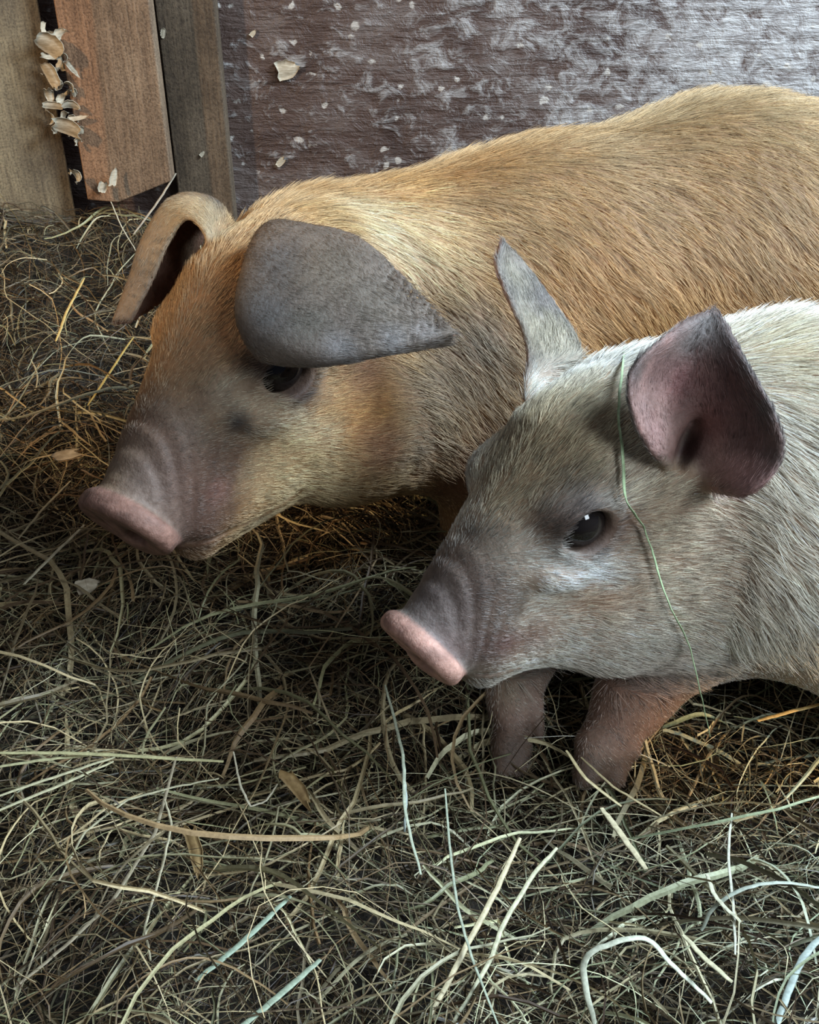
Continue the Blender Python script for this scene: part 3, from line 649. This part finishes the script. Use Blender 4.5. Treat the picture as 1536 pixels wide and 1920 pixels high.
# single straws that stand out: photo pixels give where each lies, z its height over the floor
def straw(name, label, cat, px, z, wid, c, group=None, mid=None, flat=.8, world=None):
    if world is None:
        z = z if isinstance(z, (list, tuple)) else [z]*len(px)
        W = np.array([on_z(u, v, zz+.012) for (u, v), zz in zip(px, z)])
    else: W = np.asarray(world)
    m = max(8, 5*len(W)); pth = catmull(W, m)
    if 'blade' not in label:
        tt = np.linspace(0, len(W)-1, m); i0 = np.minimum(tt.astype(int), len(W)-2); lin = W[i0]*(1-(tt-i0))[:, None]+W[i0+1]*(tt-i0)[:, None]; pth = .3*pth+.7*lin
    rj = np.random.default_rng(len(label)); pth = (pth+rj.normal(0, .00014, pth.shape))[None]; wid = wid*.88
    t = np.linspace(0, 1, m); wd = (wid*(1-.35*np.abs(2*t-1)**3))[None]
    tg = np.gradient(pth[0], axis=0); sd = np.cross(tg, [0, 0, 1]); sd /= np.linalg.norm(sd, axis=1)[:, None]+1e-9
    wn = (sd*flat+np.array([0, 0, 1-flat]))[None]
    # closed thin tube of a blade: elliptical section
    k = 8; ac = wn[0]-tg*((wn[0]*tg).sum(1)/(tg**2).sum(1))[:, None]; ac /= np.linalg.norm(ac, axis=1)[:, None]+1e-9
    up = np.cross(ac, tg); up /= np.linalg.norm(up, axis=1)[:, None]+1e-9
    an = np.arange(k)/k*2*math.pi
    vs = pth[0][:, None]+ac[:, None]*np.cos(an)[None, :, None]*wd[0][:, None, None]*.5+up[:, None]*np.sin(an)[None, :, None]*wd[0][:, None, None]*.17
    vs = np.concatenate([vs.reshape(-1, 3), pth[0][:1], pth[0][-1:]])
    fs = [[i*k+j, i*k+(j+1) % k, (i+1)*k+(j+1) % k, (i+1)*k+j] for i in range(m-1) for j in range(k)]
    fs += [[m*k, (j+1) % k, j, j] for j in range(0)]
    cc = np.tile(np.array(c), (len(vs), 1))*(1+.15*np.sin(np.arange(len(vs))*.37))[:, None]
    o = make_mesh(name, vs, fs, haym, colors=np.clip(cc, .01, .9))
    tag(o, label, cat, group); return o
ST, MINT, BR, YL, GRN = (.60, .52, .33), (.50, .58, .47), (.33, .25, .15), (.66, .50, .20), (.38, .46, .24)
straws = [
 ('thick pale straw bent at its top, below the hooves of the pale piglet', [(975, 1572), (930, 1670), (880, 1765), (800, 1918)], [.050, .048, .045, .04], .0036, ST),
 ('pale straw running beside the thick bent straw to the bottom edge', [(1045, 1590), (1000, 1640), (938, 1745), (920, 1800), (850, 1918)], .045, .0030, (.56, .54, .36)),
 ('pale minty blade bent over in a hoop, near the bottom edge', [(1118, 1925), (1098, 1850), (1100, 1795), (1160, 1765), (1215, 1762), (1260, 1808), (1335, 1880)], [.03, .045, .055, .06, .058, .05, .04], .0042, (.64, .66, .52)),
 ('grey-green blade arching out past the right edge', [(1315, 1745), (1340, 1700), (1400, 1665), (1470, 1655), (1560, 1668)], [.035, .045, .052, .05, .04], .0030, (.45, .50, .42)),
 ('broad beige straw stub lying across the hay below the near foreleg', [(1128, 1515), (1165, 1565), (1212, 1630)], .050, .0052, (.52, .46, .30)),
 ('beige straw leaning from the near hoof down to the right', [(1062, 1408), (1100, 1462), (1165, 1512)], [.05, .045, .035], .0032, (.45, .37, .20)),
 ('thin beige straw crossing behind the near hoof', [(1090, 1420), (1150, 1475), (1240, 1530)], .036, .0024, (.42, .34, .19)),
 ('long pale straw lying level at the left edge', [(-20, 1412), (120, 1412), (230, 1417), (420, 1428)], .045, .0040, (.52, .48, .26)),
 ('flat straw end just under the long level straw', [(-20, 1440), (80, 1425), (180, 1415)], .043, .0034, (.50, .47, .27)),
 ('upper of two pale straws slanting up from the left edge', [(-20, 1498), (100, 1458), (215, 1420)], .047, .0030, (.60, .56, .36)),
 ('lower of two pale straws slanting up from the left edge', [(-20, 1526), (100, 1478), (212, 1428)], .045, .0032, (.60, .56, .36)),
 ('whitish straw poking out under the snout of the tan piglet', [(45, 1095), (95, 1045), (158, 985)], .045, .0040, (.66, .62, .46)),
 ('straw with split end to the left of the tan snout', [(35, 1010), (80, 955), (132, 902)], .05, .0032, (.52, .46, .30)),
 ('bright yellow straw standing up in the warm light at far left', [(105, 640), (125, 585), (158, 522)], [.07, .085, .10], .0040, YL),
 ('knotty yellow straw beside the face of the tan piglet', [(165, 760), (205, 700), (250, 632)], [.05, .06, .075], .0036, (.58, .46, .16)),
 ('long brown stem curving from the lower left corner', [(25, 1855), (120, 1775), (210, 1690), (290, 1560), (330, 1420)], .045, .0030, (.38, .32, .22)),
 ('thin pale stem with a bend, standing left of the middle', [(282, 1800), (272, 1740), (300, 1640), (322, 1545), (308, 1500)], .048, .0018, (.58, .52, .36)),
 ('pale bluish blade hanging down in front of the pale snout', [(722, 1285), (740, 1350), (757, 1430), (760, 1520), (790, 1640)], .048, .0024, (.46, .50, .38)),
 ('orange lit straw at the right edge', [(1420, 1352), (1480, 1335), (1560, 1315)], .050, .0038, (.72, .50, .20)),  # lamplight painted into the straw's orange
 ('broad mint blade slanting near the bottom, left of centre', [(365, 1840), (450, 1770), (545, 1680)], .045, .0042, (.40, .50, .38)),
 ('broad mint blade slanting up from the bottom edge', [(440, 1935), (520, 1870), (600, 1800)], .045, .0044, (.40, .48, .36)),
 ('pale straw reaching down to the right by the hoop blade', [(1280, 1752), (1320, 1795), (1372, 1842)], .050, .0040, (.58, .54, .36)),
 ('kinked pale straw above the hoop blade', [(1325, 1640), (1345, 1685), (1390, 1730)], .048, .0034, (.55, .54, .40)),
 ('thin upright whitish stem at the lower right', [(1372, 1525), (1366, 1600), (1375, 1700), (1380, 1790)], .046, .0020, (.52, .52, .42)),
 ('pale blue blade curving at the lower right corner', [(1452, 1935), (1478, 1860), (1510, 1790), (1560, 1740)], .045, .0044, (.46, .54, .50)),
 ('thin blue-green stem running down past the thick bent straw', [(835, 1480), (842, 1580), (858, 1700), (890, 1810), (935, 1925)], .05, .0018, (.38, .42, .32)),
 ('brown twig with a sharp knee under the tan jaw', [(585, 965), (700, 1020), (706, 1048), (660, 1130), (580, 1250)], .03, .0016, (.38, .27, .15)),
 ('long thin brown stem below the knee of the twig', [(580, 1250), (610, 1330), (640, 1395)], .035, .0018, (.38, .30, .18)),
 ('pale looping stem in the middle of the bedding', [(438, 1410), (450, 1470), (470, 1512), (500, 1500), (520, 1470)], .045, .0018, (.60, .54, .40)),
 ('long pale stem curving from left below the level straws', [(110, 1650), (160, 1560), (240, 1500), (330, 1475), (410, 1460)], .045, .0022, (.52, .48, .32)),
 ('bluish forked straw near the centre', [(755, 1435), (762, 1500), (758, 1560)], .045, .0020, (.46, .52, .48)),
 ('grey twig leaning against the foot of the post', [(330, 325), (295, 380), (250, 440)], [.15, .13, .11], .0030, (.40, .34, .26)),
 ('dry stem hanging down in front of the sawn post end', [(208, 378), (228, 425), (255, 470)], [.14, .12, .10], .0018, (.48, .42, .30)),
]
for lb, px, z, wd_, c in straws:
    straw('hay_strand' if 'blade' in lb else ('twig' if 'twig' in lb else ('hay_strand' if 'stem' in lb else 'straw')), lb, 'straw' if 'straw' in lb else 'hay', px, z, wd_, c)
# the green blade draped over the pale pig
V, Nn = PIGV['pale']; W = []
for (u, v) in [(1196, 632), (1172, 650), (1166, 700), (1160, 780), (1168, 850), (1174, 935), (1205, 985), (1222, 1030), (1236, 1080), (1258, 1140), (1290, 1205)]:
    pu, pv, pd = proj(V); m = ((pu-u)**2+(pv-v)**2 < 100)
    if not m.any(): continue
    d = pd[m].min(); W.append(P(u, v, d-.0045))
dl = proj(W[-1])[2]
W += [P(1312, 1290, dl+.012), P(1332, 1380, dl+.03)]
straw('hay_strand', 'thin green hay blade draped over the head of the pale piglet', 'hay', None, 0, .0028, (.40, .52, .30), world=W, flat=.5)

# ---------------------------------------------------------------- wood shavings and chips
m_sh, nt, b = mat('shaving_wood'); n1 = noise(nt, mapping(nt, (150, 150, 600)), 1, 3, .6); rp = ramp(nt, n1.outputs[0], [(.3, (.34, .28, .19)), (.6, (.52, .45, .33)), (.8, (.66, .60, .47))]); L(nt, rp.outputs[0], b.inputs['Base Color']); b.inputs['Roughness'].default_value = .8
def on_y(u, v, y):
    r_ = ray(u, v); return CP+r_*(y/r_[1])
def shaving(label, c, length, width, ang, curl, seed, group=None, tilt=.5, name='wood_shaving', nrm=(0, -1, .3), ragged=.25):
    "curled sliver of wood: a ragged bent sheet 0.7 mm thick"
    r_ = np.random.default_rng(seed); n, m = 9, 5
    nr = np.array(nrm, float); nr /= np.linalg.norm(nr)
    ex = np.cross([0, 0, 1.], nr); ex = ex/np.linalg.norm(ex) if np.linalg.norm(ex) > .1 else np.array([1., 0, 0]); ez = np.cross(nr, ex)
    a1 = ex*math.cos(ang)+ez*math.sin(ang); a2 = -ex*math.sin(ang)+ez*math.cos(ang)
    a2 = a2*math.cos(tilt)+nr*math.sin(tilt)
    t = np.linspace(-.5, .5, n); w_ = np.linspace(-.5, .5, m)
    prof = 1-.35*np.abs(t*2)**3 if len(label) % 2 else 1-.75*np.clip(t*2, 0, 1)**1.5
    e0 = r_.normal(0, ragged*.3, n); G = np.zeros((n, m, 3))
    n3 = np.cross(a1, a2)
    for i in range(n):
        th = t[i]*curl
        cx = (math.sin(th)/curl if abs(curl) > .01 else t[i])*length; cz = ((1-math.cos(th))/curl if abs(curl) > .01 else 0)*length
        for j in range(m):
            G[i, j] = np.asarray(c)+a1*cx+n3*cz+a2*(w_[j]*prof[i]*width*(1+.3*e0[i])+e0[i]*width*.25)+n3*(.12*width*math.cos(w_[j]*3))
    G[0] += a1*r_.normal(0, length*.06, m)[:, None]; G[-1] += a1*r_.normal(0, length*.06, m)[:, None]
    top = G+n3*.00035; bot = G-n3*.00035; V = np.concatenate([top.reshape(-1, 3), bot.reshape(-1, 3)]); F = []; o_ = n*m
    for i in range(n-1):
        for j in range(m-1):
            q = [i*m+j, (i+1)*m+j, (i+1)*m+j+1, i*m+j+1]; F += [q, [x+o_ for x in q[::-1]]]
    bd = [i*m for i in range(n)]+[(n-1)*m+j for j in range(1, m)]+[i*m+m-1 for i in range(n-2, -1, -1)]+[j for j in range(m-2, 0, -1)]
    F += [[bd[k], bd[k]+o_, bd[(k+1) % len(bd)]+o_, bd[(k+1) % len(bd)]][::-1] for k in range(len(bd))]
    o = make_mesh(name, V, F, m_sh); tag(o, label, 'wood shaving', group); return o
GS = 'wood shavings lodged in the gap beside the post'
big = [('broad torn shaving at the top of the shavings beside the post', 98, 85, .030, .022, -.6, 1.2),
       ('bright square shaving, palest of those caught beside the post', 97, 140, .026, .016, -1.1, .6),
       ('wide folded shaving lowest in the cluster beside the post', 128, 238, .030, .018, -.35, 1.0),
       ('shaving jutting left out of the gap below the pale square one', 100, 197, .022, .008, -.1, .9),
       ('curled loop of wood shaving stuck low on the post edge', 147, 330, .022, .009, -1.2, 3.4),
       ('pale upright sliver leaning on the lower end of the post', 213, 332, .020, .008, 1.3, .3),
       ('small yellowish chip beside the pale sliver on the post', 193, 350, .012, .010, 1.2, .4)]
for k, (lb, u, v, ln, wd_, an, cu) in enumerate(big):
    shaving(lb, on_y(u, v, 1.180), ln, wd_, an, cu, 50+k)
rs = np.random.default_rng(5)
spots = [(84, 60), (112, 62), (118, 92), (128, 108), (108, 112), (122, 128), (134, 150), (114, 165), (128, 178), (138, 198), (140, 168), (120, 215), (146, 218), (158, 246), (104, 222), (150, 262), (92, 108), (104, 150), (118, 190), (132, 222), (144, 240), (100, 176), (112, 236), (126, 250), (136, 130), (90, 72)]
for k, (u, v) in enumerate(spots):
    u += rs.normal(0, 4); v += rs.normal(0, 4)
    shaving('small curled wood shaving packed among others in the gap beside the post', on_y(u, v, 1.184+.006*(k % 3)), .013+.012*((k*7) % 5)/5, .005+.006*((k*3) % 4)/4, -1.6+3.0*((k*5) % 7)/7, .6+1.1*(k % 4), 80+k, GS, tilt=-.6+.6*(k % 4), nrm=(.5*math.sin(k*2.1), -1, .5*math.cos(k*1.7)), ragged=.7)
shaving('triangular wood chip stuck flat on the dark painted wall', on_y(540, 130, 1.2475), .024, .020, .2, .15, 120, tilt=0, nrm=(0, -1, 0), name='wood_chip')
for lb, u, v, sz in [('tiny chip low on the dark painted wall above the tan neck', 527, 303, .012), ('tiny pale fleck on the old plank', 380, 288, .007), ('sliver in the seam between post and old plank', 306, 62, .009), ('small fleck near the top of the painted wall', 475, 62, .008)]:
    shaving(lb, on_y(u, v, 1.2475 if u > 420 else (1.2235 if u > 350 else 1.2235)), sz, sz*.6, .8 if u != 306 else 1.3, .2, int(u), tilt=0, nrm=(0, -1, 0), name='wood_chip')
shaving('white wood chip on the hay below the tan snout', on_z(166, 1098, .040), .016, .011, .3, .4, 130, nrm=(0, -.5, .8), tilt=.1, name='wood_chip')
shaving('flat pale chip in the hay left of the tan snout', on_z(124, 853, .062), .020, .009, .2, .3, 131, nrm=(0, -.5, .8), tilt=.1, name='wood_chip')
shaving('dry orange leaf scrap hanging in the hay at the lower left', on_z(368, 1600, .045), .028, .008, -1.3, .9, 132, nrm=(0, -.5, .8), tilt=.3, name='leaf_scrap')
shaving('curled brown leaf scrap near the centre of the hay', on_z(560, 1480, .045), .030, .008, -.9, 1.2, 133, nrm=(0, -.5, .8), tilt=.3, name='leaf_scrap')
m_leaf, nt, b = mat('dry_leaf'); n1 = noise(nt, mapping(nt, (200, 200, 200)), 1, 3, .6); rp = ramp(nt, n1.outputs[0], [(.3, (.22, .13, .05)), (.7, (.46, .31, .13))]); L(nt, rp.outputs[0], b.inputs['Base Color']); b.inputs['Roughness'].default_value = .7
for o in bpy.data.objects:
    if o.name.startswith('leaf_scrap'): o['category'] = 'leaf'; o.data.materials[0] = m_leaf
